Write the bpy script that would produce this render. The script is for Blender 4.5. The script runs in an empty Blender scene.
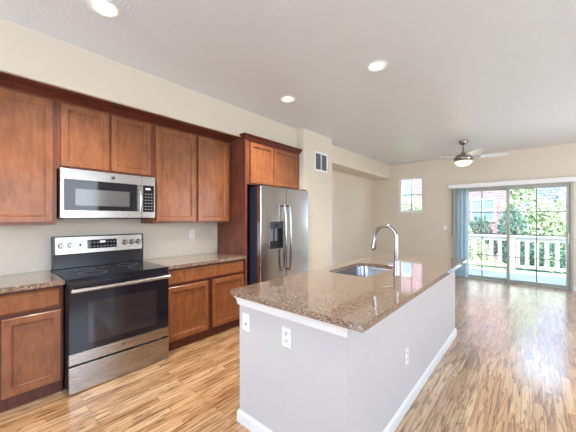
import bpy, bmesh, math, random
from mathutils import Vector, Matrix
random.seed(7)
PI = math.pi
S = bpy.context.scene
C = S.collection

# ------------------------------------------------------------------ camera
cam_d = bpy.data.cameras.new('camera')
cam = bpy.data.objects.new('camera', cam_d); C.objects.link(cam)
cam_d.sensor_width = 36; cam_d.sensor_fit = 'HORIZONTAL'
cam_d.lens = 283 / 576 * 36
cam_d.shift_y = 2 / 576
cam_d.clip_start = 0.05
cam.location = (0, 0, 1.41)
cam.rotation_euler = (PI / 2, 0, math.radians(40.8))
S.camera = cam

# ------------------------------------------------------------------ world, sun, exposure
CEIL = 2.86
S.view_settings.view_transform = 'Standard'
S.view_settings.look = 'None'
S.view_settings.gamma = 1
S.view_settings.use_curve_mapping = False
S.view_settings.exposure = 0.05
w = bpy.data.worlds.new('world'); S.world = w; w.use_nodes = True
nt = w.node_tree; nt.nodes.clear()
wo = nt.nodes.new('ShaderNodeOutputWorld'); wb = nt.nodes.new('ShaderNodeBackground')
tc = nt.nodes.new('ShaderNodeTexCoord'); sp = nt.nodes.new('ShaderNodeSeparateXYZ')
cr = nt.nodes.new('ShaderNodeValToRGB')
cr.color_ramp.elements[0].position = 0.0; cr.color_ramp.elements[0].color = (0.80, 0.90, 1.0, 1)
cr.color_ramp.elements[1].position = 0.8; cr.color_ramp.elements[1].color = (0.42, 0.66, 1.0, 1)
nt.links.new(tc.outputs['Generated'], sp.inputs[0]); nt.links.new(sp.outputs['Z'], cr.inputs[0])
nt.links.new(cr.outputs[0], wb.inputs['Color']); nt.links.new(wb.outputs[0], wo.inputs[0])
wb.inputs['Strength'].default_value = 7.5

def lamp(name, kind, loc, rot, energy, color, **k):
    d = bpy.data.lights.new(name, kind); d.energy = energy; d.color = color
    for a, b in k.items(): setattr(d, a, b)
    o = bpy.data.objects.new(name, d); C.objects.link(o); o.location = loc; o.rotation_euler = rot
    return o
sun = lamp('sun', 'SUN', (0, 0, 10), (0, 0, 0), 13.0, (1.0, 0.95, 0.86), angle=math.radians(1.0))
sun.rotation_euler = Vector((-0.35, 0.50, -0.9)).to_track_quat('-Z', 'Y').to_euler()
# added daylight fill at assumed, unseen windows behind and right of the camera
lamp('fill_daylight_back', 'AREA', (-1.5, -2.98, 1.6), (PI / 2, 0, 0), 54, (0.40, 0.64, 1.0), shape='RECTANGLE', size=2.8, size_y=1.7)
lamp('fill_daylight_right', 'AREA', (2.48, 1.0, 1.6), (PI / 2, 0, PI / 2), 3, (0.84, 0.90, 1.0), shape='RECTANGLE', size=2.8, size_y=1.7)
lamp('fill_daylight_living_room', 'AREA', (2.48, 5.3, 1.6), (PI / 2, 0, PI / 2), 16, (1.0, 0.95, 0.93), shape='RECTANGLE', size=2.2, size_y=1.7)
# sky portals at the glass door and the small window
p = lamp('door_portal', 'AREA', (-0.4, 7.95, 1.06), (-PI / 2, 0, 0), 1, (1, 1, 1), shape='RECTANGLE', size=2.0, size_y=2.1)
p.data.cycles.is_portal = True
p = lamp('window_portal', 'AREA', (-2.43, 7.95, 2.03), (-PI / 2, 0, 0), 1, (1, 1, 1), shape='RECTANGLE', size=0.62, size_y=0.9)
p.data.cycles.is_portal = True
try:
    S.cycles.use_denoising = True
    S.cycles.max_bounces = 10; S.cycles.diffuse_bounces = 6; S.cycles.transparent_max_bounces = 24
    S.cycles.sample_clamp_indirect = 6
except Exception: pass

# ------------------------------------------------------------------ materials
def srgb(r, g, b):
    return tuple(((c / 255) / 12.92 if c / 255 <= 0.04045 else ((c / 255 + 0.055) / 1.055) ** 2.4) for c in (r, g, b)) + (1,)

class NT:
    def __init__(s, name):
        s.m = bpy.data.materials.new(name); s.m.use_nodes = True
        s.t = s.m.node_tree; s.b = s.t.nodes['Principled BSDF']
    def n(s, kind, **k):
        x = s.t.nodes.new(kind)
        for a, b in k.items():
            if a.startswith('i_'):
                key = a[2:].replace('_', ' ')
                x.inputs[key].default_value = b
            else: setattr(x, a, b)
        return x
    def l(s, a, b): s.t.links.new(a, b)
    def coords(s, scale=(1, 1, 1), which='Object'):
        tc = s.n('ShaderNodeTexCoord'); mp = s.n('ShaderNodeMapping')
        mp.inputs['Scale'].default_value = scale
        s.l(tc.outputs[which], mp.inputs['Vector']); return mp.outputs[0]
    def noise(s, vec, scale, detail=4, rough=0.55, dist=0):
        x = s.n('ShaderNodeTexNoise'); x.inputs['Scale'].default_value = scale
        x.inputs['Detail'].default_value = detail; x.inputs['Roughness'].default_value = rough
        x.inputs['Distortion'].default_value = dist
        s.l(vec, x.inputs['Vector']); return x.outputs[0]
    def ramp(s, fac, stops):
        x = s.n('ShaderNodeValToRGB'); e = x.color_ramp.elements
        while len(e) < len(stops): e.new(0.5)
        for q, (pos, col) in zip(e, stops): q.position = pos; q.color = col
        s.l(fac, x.inputs[0]); return x.outputs[0]
    def mix(s, fac, a, b, blend='MIX'):
        x = s.n('ShaderNodeMix'); x.data_type = 'RGBA'; x.blend_type = blend
        if isinstance(fac, float): x.inputs[0].default_value = fac
        else: s.l(fac, x.inputs[0])
        for q, v in ((x.inputs[6], a), (x.inputs[7], b)):
            if isinstance(v, tuple): q.default_value = v
            else: s.l(v, q)
        return x.outputs[2]
    def bump(s, h, strength, dist=0.01):
        x = s.n('ShaderNodeBump'); x.inputs['Strength'].default_value = strength; x.inputs['Distance'].default_value = dist
        s.l(h, x.inputs['Height']); s.l(x.outputs[0], s.b.inputs['Normal'])
    def set(s, **k):
        for a, v in k.items():
            i = s.b.inputs[a.replace('_', ' ')]
            if hasattr(v, 'is_linked'): s.l(v, i)
            else: i.default_value = v
        return s

def plain(name, col, rough=0.5, metal=0.0, **k):
    m = NT(name); v = m.coords()
    c = m.mix(m.noise(v, 14, 3), tuple(x * 0.95 for x in col[:3]) + (1,), tuple(min(1, x * 1.05) for x in col[:3]) + (1,))
    m.set(Base_Color=c, Roughness=rough, Metallic=metal, **k)
    return m.m

def paint(name, col, bump=0.25, scale=90, rough=0.7, dist=0.004, spec=0.5):
    m = NT(name); v = m.coords()
    c = m.mix(m.noise(v, 3, 3), tuple(x * 0.97 for x in col[:3]) + (1,), tuple(x * 1.03 for x in col[:3]) + (1,))
    m.set(Base_Color=c, Roughness=rough)
    m.set(Specular_IOR_Level=spec)
    m.bump(m.noise(v, scale, 3), bump, dist)
    return m.m

M = {}
M['wall'] = paint('wall_paint', srgb(216, 205, 188))
M['island_paint'] = paint('island_paint', srgb(198, 194, 192), 0.5, 90)
M['ceiling'] = paint('ceiling_texture', srgb(212, 217, 221), 1.0, 50, 0.33, 0.007, 0.9)
M['trim'] = plain('white_trim', srgb(232, 232, 230), 0.35)
M['plastic'] = plain('white_plastic', srgb(236, 236, 234), 0.3)
M['dark'] = plain('dark_slot', srgb(40, 40, 42), 0.5)
M['ventgrey'] = plain('vent_grey', srgb(120, 126, 134), 0.5)

def cabinet_wood(name, a, b, c_, rough=0.33):
    m = NT(name); v = m.coords((3, 3, 0.9)); v2 = m.coords((1, 1, 1))
    g = m.noise(v, 7, 6, 0.6, 0.6)
    c1 = m.ramp(g, [(0.25, a), (0.5, b), (0.78, c_)])
    blot = m.ramp(m.noise(v2, 5, 3, 0.5), [(0.3, (0.80, 0.78, 0.76, 1)), (0.7, (1.1, 1.1, 1.1, 1))])
    m.set(Base_Color=m.mix(1.0, c1, blot, 'MULTIPLY'), Roughness=rough, Specular_IOR_Level=0.3, Coat_Weight=0.2, Coat_Roughness=0.15)
    m.bump(g, 0.06, 0.002)
    return m.m
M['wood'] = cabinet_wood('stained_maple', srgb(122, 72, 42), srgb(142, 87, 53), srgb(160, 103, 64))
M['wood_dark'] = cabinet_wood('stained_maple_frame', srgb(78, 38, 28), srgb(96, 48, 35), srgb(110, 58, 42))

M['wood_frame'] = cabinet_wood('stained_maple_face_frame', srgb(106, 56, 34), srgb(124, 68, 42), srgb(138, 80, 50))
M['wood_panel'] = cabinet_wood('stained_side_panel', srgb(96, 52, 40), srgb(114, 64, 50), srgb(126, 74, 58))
def oak():
    m = NT('oak_floor')
    tc = m.n('ShaderNodeTexCoord'); sx = m.n('ShaderNodeSeparateXYZ'); m.l(tc.outputs['Object'], sx.inputs[0])
    cx = m.n('ShaderNodeCombineXYZ'); m.l(sx.outputs['Y'], cx.inputs['X']); m.l(sx.outputs['X'], cx.inputs['Y'])
    br = m.n('ShaderNodeTexBrick'); m.l(cx.outputs[0], br.inputs['Vector'])
    br.offset = 0.37; br.offset_frequency = 3; br.squash = 1
    br.inputs['Scale'].default_value = 1; br.inputs['Brick Width'].default_value = 0.62; br.inputs['Row Height'].default_value = 0.062
    br.inputs['Mortar Size'].default_value = 0.0012; br.inputs['Mortar Smooth'].default_value = 0.3
    br.inputs['Color1'].default_value = (0, 0, 0, 1); br.inputs['Color2'].default_value = (1, 1, 1, 1)
    br.inputs['Mortar'].default_value = (0.5, 0.5, 0.5, 1); br.inputs['Bias'].default_value = 0
    # per-plank shift of the grain
    sh = m.n('ShaderNodeVectorMath'); sh.operation = 'SCALE'; sh.inputs['Scale'].default_value = 17.0
    m.l(br.outputs['Color'], sh.inputs[0])
    ad = m.n('ShaderNodeVectorMath'); ad.operation = 'ADD'; m.l(cx.outputs[0], ad.inputs[0]); m.l(sh.outputs[0], ad.inputs[1])
    mp = m.n('ShaderNodeMapping'); mp.inputs['Scale'].default_value = (0.8, 13, 1); m.l(ad.outputs[0], mp.inputs['Vector'])
    field = m.noise(mp.outputs[0], 1.0, 2, 0.45, 0.5)
    mu = m.n('ShaderNodeMath'); mu.operation = 'MULTIPLY'; mu.inputs[1].default_value = 7.5; m.l(field, mu.inputs[0])
    fr = m.n('ShaderNodeMath'); fr.operation = 'FRACT'; m.l(mu.outputs[0], fr.inputs[0])
    rings = m.ramp(fr.outputs[0], [(0.0, (0.30, 0.22, 0.16, 1)), (0.13, (0.88, 0.85, 0.81, 1)), (0.75, (1, 1, 1, 1)), (1.0, (0.45, 0.32, 0.25, 1))])
    mp2 = m.n('ShaderNodeMapping'); mp2.inputs['Scale'].default_value = (4, 130, 1); m.l(ad.outputs[0], mp2.inputs['Vector'])
    fine = m.ramp(m.noise(mp2.outputs[0], 1.0, 3, 0.6), [(0.3, (0.60, 0.52, 0.45, 1)), (0.6, (1, 1, 1, 1))])
    tone = m.ramp(br.outputs['Color'], [(0.0, srgb(204, 156, 108)), (0.3, srgb(230, 192, 146)), (0.5, srgb(210, 166, 120)), (0.68, srgb(236, 202, 160)), (0.85, srgb(218, 176, 130)), (1.0, srgb(182, 132, 88))])
    c = m.mix(0.95, tone, rings, 'MULTIPLY'); c = m.mix(0.6, c, fine, 'MULTIPLY')
    mp3 = m.n('ShaderNodeMapping'); mp3.inputs['Scale'].default_value = (5, 42, 1); m.l(ad.outputs[0], mp3.inputs['Vector'])
    fleck = m.ramp(m.noise(mp3.outputs[0], 1.0, 4, 0.6, 0.4), [(0.52, (1, 1, 1, 1)), (0.66, (0.28, 0.19, 0.11, 1))])
    c = m.mix(0.8, c, fleck, 'MULTIPLY')
    c = m.mix(br.outputs['Fac'], c, srgb(70, 40, 22))
    m.set(Base_Color=c, Roughness=0.30, Coat_Weight=1.0, Coat_Roughness=0.19, Coat_IOR=2.0)
    m.bump(m.noise(m.coords((1, 1, 1)), 6, 2), 0.08, 0.01)
    return m.m
M['oak'] = oak()

def granite():
    m = NT('brown_granite'); v = m.coords()
    vo = m.n('ShaderNodeTexVoronoi'); vo.inputs['Scale'].default_value = 230; m.l(v, vo.inputs['Vector'])
    sx = m.n('ShaderNodeSeparateColor'); m.l(vo.outputs['Color'], sx.inputs[0])
    c = m.ramp(sx.outputs[0], [(0.0, srgb(58, 46, 42)), (0.14, srgb(112, 88, 70)), (0.40, srgb(138, 112, 90)), (0.7, srgb(160, 136, 114)), (0.91, srgb(192, 188, 188))])
    c.node.color_ramp.interpolation = 'CONSTANT'
    c = m.mix(m.ramp(m.noise(v, 60, 3), [(0.52, (0, 0, 0, 1)), (0.66, (1, 1, 1, 1))]), c, srgb(104, 80, 64))
    m.set(Base_Color=c, Roughness=0.07, Specular_IOR_Level=0.8, Coat_Weight=0.8, Coat_Roughness=0.03)
    return m.m
M['granite'] = granite()

def steel(name, col=(0.42, 0.395, 0.37, 1), rough=0.27, stretch=(1, 1, 60)):
    m = NT(name); v = m.coords(stretch)
    n = m.noise(v, 4, 2)
    m.set(Base_Color=m.mix(n, tuple(x * 0.96 for x in col[:3]) + (1,), col), Metallic=1.0,
          Roughness=m.ramp(n, [(0.3, (rough * 0.92,) * 3 + (1,)), (0.7, (rough * 1.06,) * 3 + (1,))]))
    return m.m
M['steel'] = steel('brushed_steel')
M['fridgesteel'] = steel('refrigerator_steel', (0.52, 0.52, 0.53, 1), 0.17)
M['chrome'] = steel('polished_nickel', (0.40, 0.385, 0.37, 1), 0.14, (1, 1, 1))
M['nickel'] = steel('brushed_nickel', (0.30, 0.28, 0.26, 1), 0.2, (1, 1, 1))
M['sinksteel'] = steel('sink_steel', (0.50, 0.52, 0.56, 1), 0.22, (40, 1, 1))
M['blackglass'] = plain('black_glass', (0.012, 0.012, 0.017, 1), 0.04, Specular_IOR_Level=0.45)
M['ovenwindow'] = plain('oven_window_glass', (0.03, 0.024, 0.026, 1), 0.05, Specular_IOR_Level=0.6)
M['mwwindow'] = plain('microwave_window_mesh', (0.10, 0.10, 0.105, 1), 0.12, Specular_IOR_Level=0.8)
M['enamel'] = plain('black_enamel', (0.02, 0.02, 0.024, 1), 0.22)
M['fridge_side'] = plain('dark_blue_grey_enamel', srgb(44, 46, 62), 0.4)
M['print'] = plain('light_print', srgb(130, 132, 136), 0.4)
M['blade'] = plain('silver_blade', srgb(205, 212, 216), 0.35)
M['vinyl'] = plain('almond_vinyl', srgb(170, 172, 164), 0.4)
M['muntin'] = plain('white_muntin', srgb(120, 132, 132), 0.4)
M['brass_ring'] = plain('badge_ring', srgb(120, 122, 126), 0.3, 0.6)

def emit(name, col, strength):
    m = NT(name); v = m.coords(); n = m.noise(v, 8)
    m.set(Base_Color=(0.9, 0.9, 0.88, 1), Emission_Color=m.mix(n, col, tuple(x * 0.97 for x in col[:3]) + (1,)), Emission_Strength=strength)
    return m.m
M['lens'] = emit('lamp_lens', (1.0, 0.90, 0.74, 1), 2.2)
M['bowl'] = emit('frosted_lamp_bowl', (1.0, 0.82, 0.56, 1), 0.75)
M['display'] = emit('oven_display', (0.7, 0.85, 1.0, 1), 0.35)

def glass():
    m = NT('window_glass'); t = m.t
    tr = m.n('ShaderNodeBsdfTransparent'); gl = m.n('ShaderNodeBsdfGlossy'); gl.inputs['Roughness'].default_value = 0.02
    fr = m.n('ShaderNodeFresnel'); fr.inputs['IOR'].default_value = 1.15; mx = m.n('ShaderNodeMixShader')
    tr.inputs['Color'].default_value = (0.95, 0.97, 0.97, 1)
    m.l(fr.outputs[0], mx.inputs[0]); m.l(tr.outputs[0], mx.inputs[1]); m.l(gl.outputs[0], mx.inputs[2])
    m.l(mx.outputs[0], t.nodes['Material Output'].inputs[0])
    return m.m
M['glass'] = glass()

def vane():
    m = NT('blind_vane'); t = m.t; v = m.coords((30, 30, 1)); m.set(Base_Color=m.ramp(m.noise(v, 3), [(0.3, srgb(226, 232, 232)), (0.7, srgb(240, 244, 243))]), Roughness=0.5)
    tl = m.n('ShaderNodeBsdfTranslucent'); tl.inputs['Color'].default_value = srgb(225, 236, 240); mx = m.n('ShaderNodeMixShader'); mx.inputs[0].default_value = 0.6
    m.l(m.b.outputs[0], mx.inputs[1]); m.l(tl.outputs[0], mx.inputs[2]); m.l(mx.outputs[0], t.nodes['Material Output'].inputs[0])
    return m.m
M['vane'] = vane()

def brick():
    m = NT('brick_wall'); tc = m.n('ShaderNodeTexCoord'); sx = m.n('ShaderNodeSeparateXYZ'); m.l(tc.outputs['Object'], sx.inputs[0])
    a = m.n('ShaderNodeMath'); a.operation = 'ADD'; m.l(sx.outputs['X'], a.inputs[0]); m.l(sx.outputs['Y'], a.inputs[1])
    cx = m.n('ShaderNodeCombineXYZ'); m.l(a.outputs[0], cx.inputs['X']); m.l(sx.outputs['Z'], cx.inputs['Y'])
    br = m.n('ShaderNodeTexBrick'); m.l(cx.outputs[0], br.inputs['Vector']); br.inputs['Scale'].default_value = 1
    br.inputs['Brick Width'].default_value = 0.24; br.inputs['Row Height'].default_value = 0.085; br.inputs['Mortar Size'].default_value = 0.012
    br.inputs['Color1'].default_value = srgb(132, 88, 90); br.inputs['Color2'].default_value = srgb(104, 66, 72); br.inputs['Mortar'].default_value = srgb(160, 146, 148)
    m.set(Base_Color=br.outputs['Color'], Roughness=0.85); return m.m
M['brick'] = brick()
def shingle():
    m = NT('grey_shingles'); v = m.coords(); br = m.n('ShaderNodeTexBrick'); m.l(v, br.inputs['Vector']); br.inputs['Scale'].default_value = 1
    br.inputs['Brick Width'].default_value = 0.2; br.inputs['Row Height'].default_value = 0.10; br.inputs['Mortar Size'].default_value = 0.012
    br.inputs['Color1'].default_value = srgb(128, 136, 158); br.inputs['Color2'].default_value = srgb(96, 104, 128); br.inputs['Mortar'].default_value = srgb(60, 66, 84)
    m.set(Base_Color=br.outputs['Color'], Roughness=0.9); return m.m
M['shingle'] = shingle()
def noisy(name, a, b, scale=3, rough=0.8):
    m = NT(name); v = m.coords(); m.set(Base_Color=m.ramp(m.noise(v, scale, 5), [(0.3, a), (0.7, b)]), Roughness=rough); return m.m
M['leaf'] = noisy('green_leaves', srgb(120, 138, 96), srgb(184, 194, 150), 6)
M['leaf_dark'] = noisy('dark_green_leaves', srgb(30, 62, 56), srgb(72, 104, 76), 6)
M['bark'] = noisy('bark', srgb(92, 80, 68), srgb(120, 106, 92), 12)
M['grass'] = noisy('lawn', srgb(86, 112, 58), srgb(126, 146, 78), 4)
M['deck'] = noisy('balcony_concrete', srgb(128, 126, 126), srgb(158, 156, 156), 2)
M['rail'] = plain('white_rail_paint', srgb(196, 194, 184), 0.6)
M['siding'] = plain('pale_siding', srgb(150, 150, 158), 0.7)
M['housepane'] = plain('house_window_glass', srgb(104, 118, 132), 0.2)

# ------------------------------------------------------------------ helpers
def wloc(o):
    v = Vector((0, 0, 0))
    while o: v += o.location; o = o.parent
    return v
def link(name, bm, mat, parent=None, smooth=False, bevel=0, origin=None):
    """one mesh object from world-space geometry"""
    off = wloc(parent) if parent else Vector((0, 0, 0))
    o_org = Vector(origin) if origin else off
    bmesh.ops.recalc_face_normals(bm, faces=bm.faces)
    for v in bm.verts: v.co -= o_org
    me = bpy.data.meshes.new(name); bm.to_mesh(me); bm.free()
    me.materials.append(M[mat] if isinstance(mat, str) else mat)
    if smooth:
        for q in me.polygons: q.use_smooth = True
        try: me.set_sharp_from_angle(angle=math.radians(38))
        except Exception: pass
    o = bpy.data.objects.new(name, me); C.objects.link(o)
    if parent: o.parent = parent
    o.location = o_org - off
    if bevel:
        b = o.modifiers.new('bevel', 'BEVEL'); b.width = bevel; b.segments = 2; b.limit_method = 'ANGLE'; b.angle_limit = math.radians(40)
    return o
def tag(o, label, cat, group=None):
    o['label'] = label; o['category'] = cat
    if group: o['group'] = group
    return o
def thing(name, loc, label, cat, group=None):
    o = bpy.data.objects.new(name, None); C.objects.link(o); o.location = loc; o.empty_display_size = 0.1
    return tag(o, label, cat, group)
def struct(name, bm, mat, parent=None, **k):
    o = link(name, bm, mat, parent, **k)
    if not parent: o['kind'] = 'structure'
    return o
def box(bm, a, b):
    x0, y0, z0 = (min(p, q) for p, q in zip(a, b)); x1, y1, z1 = (max(p, q) for p, q in zip(a, b))
    v = [bm.verts.new(p) for p in ((x0, y0, z0), (x1, y0, z0), (x1, y1, z0), (x0, y1, z0), (x0, y0, z1), (x1, y0, z1), (x1, y1, z1), (x0, y1, z1))]
    for f in ((0, 3, 2, 1), (4, 5, 6, 7), (0, 1, 5, 4), (1, 2, 6, 5), (2, 3, 7, 6), (3, 0, 4, 7)): bm.faces.new([v[i] for i in f])
    return bm
def B(*boxes):
    bm = bmesh.new()
    for a, b in boxes: box(bm, a, b)
    return bm
def loft(bm, loops, cap0=True, cap1=True, closed=False):
    L = [[bm.verts.new(p) for p in lp] for lp in loops]; n = len(L[0])
    pairs = list(zip(L, L[1:])) + ([(L[-1], L[0])] if closed else [])
    for A, Bq in pairs:
        for i in range(n):
            bm.faces.new((A[i], A[(i + 1) % n], Bq[(i + 1) % n], Bq[i]))
    if not closed:
        if cap0: bm.faces.new(L[0][::-1])
        if cap1: bm.faces.new(L[-1])
    return bm
def lathe(bm, cx, cy, prof, n=32, cap0=True, cap1=True):
    return loft(bm, [[(cx + r * math.cos(2 * PI * i / n), cy + r * math.sin(2 * PI * i / n), z) for i in range(n)] for r, z in prof], cap0, cap1)
def tube(bm, pts, rad, n=14):
    pts = [Vector(p) for p in pts]; rad = rad if isinstance(rad, (list, tuple)) else [rad] * len(pts)
    T = [(pts[min(i + 1, len(pts) - 1)] - pts[max(i - 1, 0)]).normalized() for i in range(len(pts))]
    u = T[0].orthogonal().normalized(); loops = []
    for p, t, r in zip(pts, T, rad):
        u = (u - t * u.dot(t)).normalized(); v = t.cross(u)
        loops.append([p + (u * math.cos(2 * PI * i / n) + v * math.sin(2 * PI * i / n)) * r for i in range(n)])
    return loft(bm, loops)
def disc_x(bm, x0, x1, y, z, r, n=24, r1=None):
    """short cylinder whose axis is x"""
    r1 = r if r1 is None else r1
    return loft(bm, [[(x, y + q * math.cos(2 * PI * i / n), z + q * math.sin(2 * PI * i / n)) for i in range(n)] for x, q in ((x0, r), (x1, r1))])
def rings(bm, o, u, v, n, W, H, prof, back=True):
    """concentric rectangles: prof = [(inset, out)], o = lower-left corner"""
    o, u, v, n = map(Vector, (o, u, v, n)); L = []
    for i, d in prof:
        L.append([o + u * a + v * b + n * d for a, b in ((i, i), (W - i, i), (W - i, H - i), (i, H - i))])
    return loft(bm, L, back, True)
DOOR = [(0, 0), (0, 0.020), (0.004, 0.024), (0.048, 0.024), (0.050, 0.013), (0.058, 0.012), (0.064, 0.003)]
DRAWER = [(0, 0), (0, 0.010), (0.005, 0.013), (0.014, 0.020)]
def front_px(name, parent, x, y0, y1, z0, z1, prof, mat='wood'):   # a door or drawer front facing +x
    return link(name, rings(bmesh.new(), (x, y0, z0), (0, 1, 0), (0, 0, 1), (1, 0, 0), y1 - y0, z1 - z0, prof), mat, parent)
def sweep(bm, path, prof, closed=False):
    """path = xy points, outward side is to the right of travel; prof = closed polygon [(out, z)]"""
    n = len(path); P = [Vector(p) for p in path]; L = []
    for i in range(n):
        def nrm(a, b):
            d = (b - a).normalized(); return Vector((d.y, -d.x))
        if 0 < i < n - 1:
            a, b = nrm(P[i - 1], P[i]), nrm(P[i], P[i + 1]); m = (a + b).normalized(); m = m / max(0.3, m.dot(a))
        elif i == 0: m = nrm(P[0], P[1])
        else: m = nrm(P[-2], P[-1])
        L.append([(P[i].x + m.x * o_, P[i].y + m.y * o_, z) for o_, z in prof])
    return loft(bm, L)
def holed(bm, outer, holes, axis, d0, d1):
    """plate with holes; outline points are 2D in the plane normal to axis, thickness d0..d1"""
    def P(a, b, d): return {'z': (a, b, d), 'x': (d, a, b)}[axis]
    ed = []; loops = []
    for lp in [outer] + holes:
        vs = [bm.verts.new(P(a, b, d0)) for a, b in lp]
        loops.append(vs)
        ed += [bm.edges.new((vs[i], vs[(i + 1) % len(vs)])) for i in range(len(vs))]
    r = bmesh.ops.triangle_fill(bm, edges=ed, use_beauty=True, use_dissolve=False)
    fs = [g for g in r['geom'] if isinstance(g, bmesh.types.BMFace)]
    ex = bmesh.ops.extrude_face_region(bm, geom=fs, use_keep_orig=True)
    mv = [g for g in ex['geom'] if isinstance(g, bmesh.types.BMVert)]
    dv = Vector(P(0, 0, d1)) - Vector(P(0, 0, d0))
    bmesh.ops.translate(bm, verts=mv, vec=dv)
    return bm
def rr(x0, x1, y0, y1, r, n=6):
    pts = []
    for cx, cy, a0 in ((x1 - r, y0 + r, -90), (x1 - r, y1 - r, 0), (x0 + r, y1 - r, 90), (x0 + r, y0 + r, 180)):
        for i in range(n + 1):
            a = math.radians(a0 + 90 * i / n); pts.append((cx + r * math.cos(a), cy + r * math.sin(a)))
    return pts
def circ(x, y, r, n=28): return [(x + r * math.cos(2 * PI * i / n), y + r * math.sin(2 * PI * i / n)) for i in range(n)]
def copy_tree(o, parent=None):
    c = o.copy(); C.objects.link(c); c.parent = parent
    for ch in list(o.children):
        copy_tree(ch, c)
    return c
def text_mesh(name, body, size, loc, rot, mat, parent, depth=0.0006):
    cu = bpy.data.curves.new(name, 'FONT'); cu.body = body; cu.size = size; cu.align_x = 'CENTER'; cu.align_y = 'CENTER'; cu.extrude = depth
    t = bpy.data.objects.new(name, cu); C.objects.link(t)
    dg = bpy.context.evaluated_depsgraph_get(); me = bpy.data.meshes.new_from_object(t.evaluated_get(dg))
    bpy.data.objects.remove(t)
    o = bpy.data.objects.new(name, me); C.objects.link(o); me.materials.clear(); me.materials.append(M[mat])
    me.transform(Matrix.Translation(Vector(loc) - wloc(parent)) @ rot.to_4x4()); o.parent = parent
    return o
from mathutils import Euler
ROT_PX = Euler((PI / 2, 0, PI / 2)).to_matrix()   # text readable from +x

# ------------------------------------------------------------------ room shell
WX = -3.48          # kitchen wall
FY = 7.77           # far wall
RX, BY = 2.40, -2.9
struct('floor', B(((WX - 0.1, BY - 0.1, -0.1), (RX + 0.1, FY + 0.14, 0))), 'oak')
LIGHTS = [(-2.228, 0.646), (-2.253, 2.61), (-1.121, 2.598)]
bm = holed(bmesh.new(), [(WX - 0.1, BY - 0.1), (RX + 0.1, BY - 0.1), (RX + 0.1, FY + 0.14), (WX - 0.1, FY + 0.14)],
           [circ(x, y, 0.078) for x, y in LIGHTS], 'z', CEIL, CEIL + 0.14)
struct('ceiling', bm, 'ceiling')
struct('wall_left', B(((WX - 0.1, BY, 0), (WX, FY, CEIL))), 'wall')
# pillar past the refrigerator and the long soffit
struct('wall_pillar', B(((WX, 3.61, 0), (-2.785, 4.47, CEIL))), 'wall')
struct('ceiling_soffit', B(((WX, 0 - 2.9, 2.4855), (-2.915, 3.61, CEIL)), ((WX, 4.47, 2.50), (-2.985, FY, CEIL))), 'wall')
# far wall with the window and the door opening
wx0, wx1, wz0, wz1 = -2.735, -2.125, 1.57, 2.48
dx0, dx1, dz1 = -1.42, 0.60, 2.12
struct('wall_far', B(((WX, FY, 0), (wx0, FY + 0.13, CEIL)), ((wx0, FY, 0), (wx1, FY + 0.13, wz0)), ((wx0, FY, wz1), (wx1, FY + 0.13, CEIL)),
                     ((wx1, FY, 0), (dx0, FY + 0.13, CEIL)), ((dx0, FY, dz1), (dx1, FY + 0.13, CEIL)), ((dx1, FY, 0), (RX, FY + 0.13, CEIL))), 'wall')
# unseen walls behind and right of the camera; windows added for fill light
struct('wall_back', B(((WX, BY - 0.1, 0), (-2.9, BY, CEIL)), ((-0.1, BY - 0.1, 0), (RX, BY, CEIL)), ((-2.9, BY - 0.1, 0), (-0.1, BY, 0.75)), ((-2.9, BY - 0.1, 2.45), (-0.1, BY, CEIL))), 'wall')
struct('wall_right', B(((RX, BY, 0), (RX + 0.1, -0.4, CEIL)), ((RX, 2.4, 0), (RX + 0.1, 4.2, CEIL)), ((RX, 6.4, 0), (RX + 0.1, FY, CEIL)), ((RX, 4.2, 0), (RX + 0.1, 6.4, 0.75)), ((RX, 4.2, 2.45), (RX + 0.1, 6.4, CEIL)), ((RX, -0.4, 0), (RX + 0.1, 2.4, 0.75)), ((RX, -0.4, 2.45), (RX + 0.1, 2.4, CEIL))), 'wall')
struct('added_window_2', B(((-2.9, BY - 0.08, 0.75), (-2.85, BY - 0.02, 2.45)), ((-0.15, BY - 0.08, 0.75), (-0.1, BY - 0.02, 2.45)), ((-2.85, BY - 0.08, 0.75), (-0.15, BY - 0.02, 0.8)),
                     ((-2.85, BY - 0.08, 2.4), (-0.15, BY - 0.02, 2.45)), ((-1.53, BY - 0.08, 0.8), (-1.47, BY - 0.02, 2.4))), 'trim')
struct('added_window_3', B(((RX + 0.02, -0.4, 0.75), (RX + 0.08, -0.35, 2.45)), ((RX + 0.02, 2.35, 0.75), (RX + 0.08, 2.4, 2.45)), ((RX + 0.02, -0.35, 0.75), (RX + 0.08, 2.35, 0.8)),
                     ((RX + 0.02, -0.35, 2.4), (RX + 0.08, 2.35, 2.45)), ((RX + 0.02, 0.97, 0.8), (RX + 0.08, 1.03, 2.4))), 'trim')
struct('added_window_4', B(((RX + 0.02, 4.2, 0.75), (RX + 0.08, 4.25, 2.45)), ((RX + 0.02, 6.35, 0.75), (RX + 0.08, 6.4, 2.45)), ((RX + 0.02, 4.25, 0.75), (RX + 0.08, 6.35, 0.8)),
                     ((RX + 0.02, 4.25, 2.4), (RX + 0.08, 6.35, 2.45)), ((RX + 0.02, 5.27, 0.8), (RX + 0.08, 5.33, 2.4))), 'trim')
BASEB = [(0, 0), (0.014, 0), (0.014, 0.066), (0.009, 0.076), (0.004, 0.082), (0, 0.082)]
struct('baseboard_far', sweep(sweep(bmesh.new(), [(WX + 0.016, FY), (dx0, FY)], BASEB), [(dx1, FY), (RX, FY)], BASEB), 'trim')
struct('baseboard_left', sweep(bmesh.new(), [(WX, 4.47), (WX, FY)], BASEB), 'trim')
struct('baseboard_pillar', sweep(bmesh.new(), [(-2.785, 3.62), (-2.785, 4.47), (WX + 0.016, 4.47)][:2], BASEB), 'trim')

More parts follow.
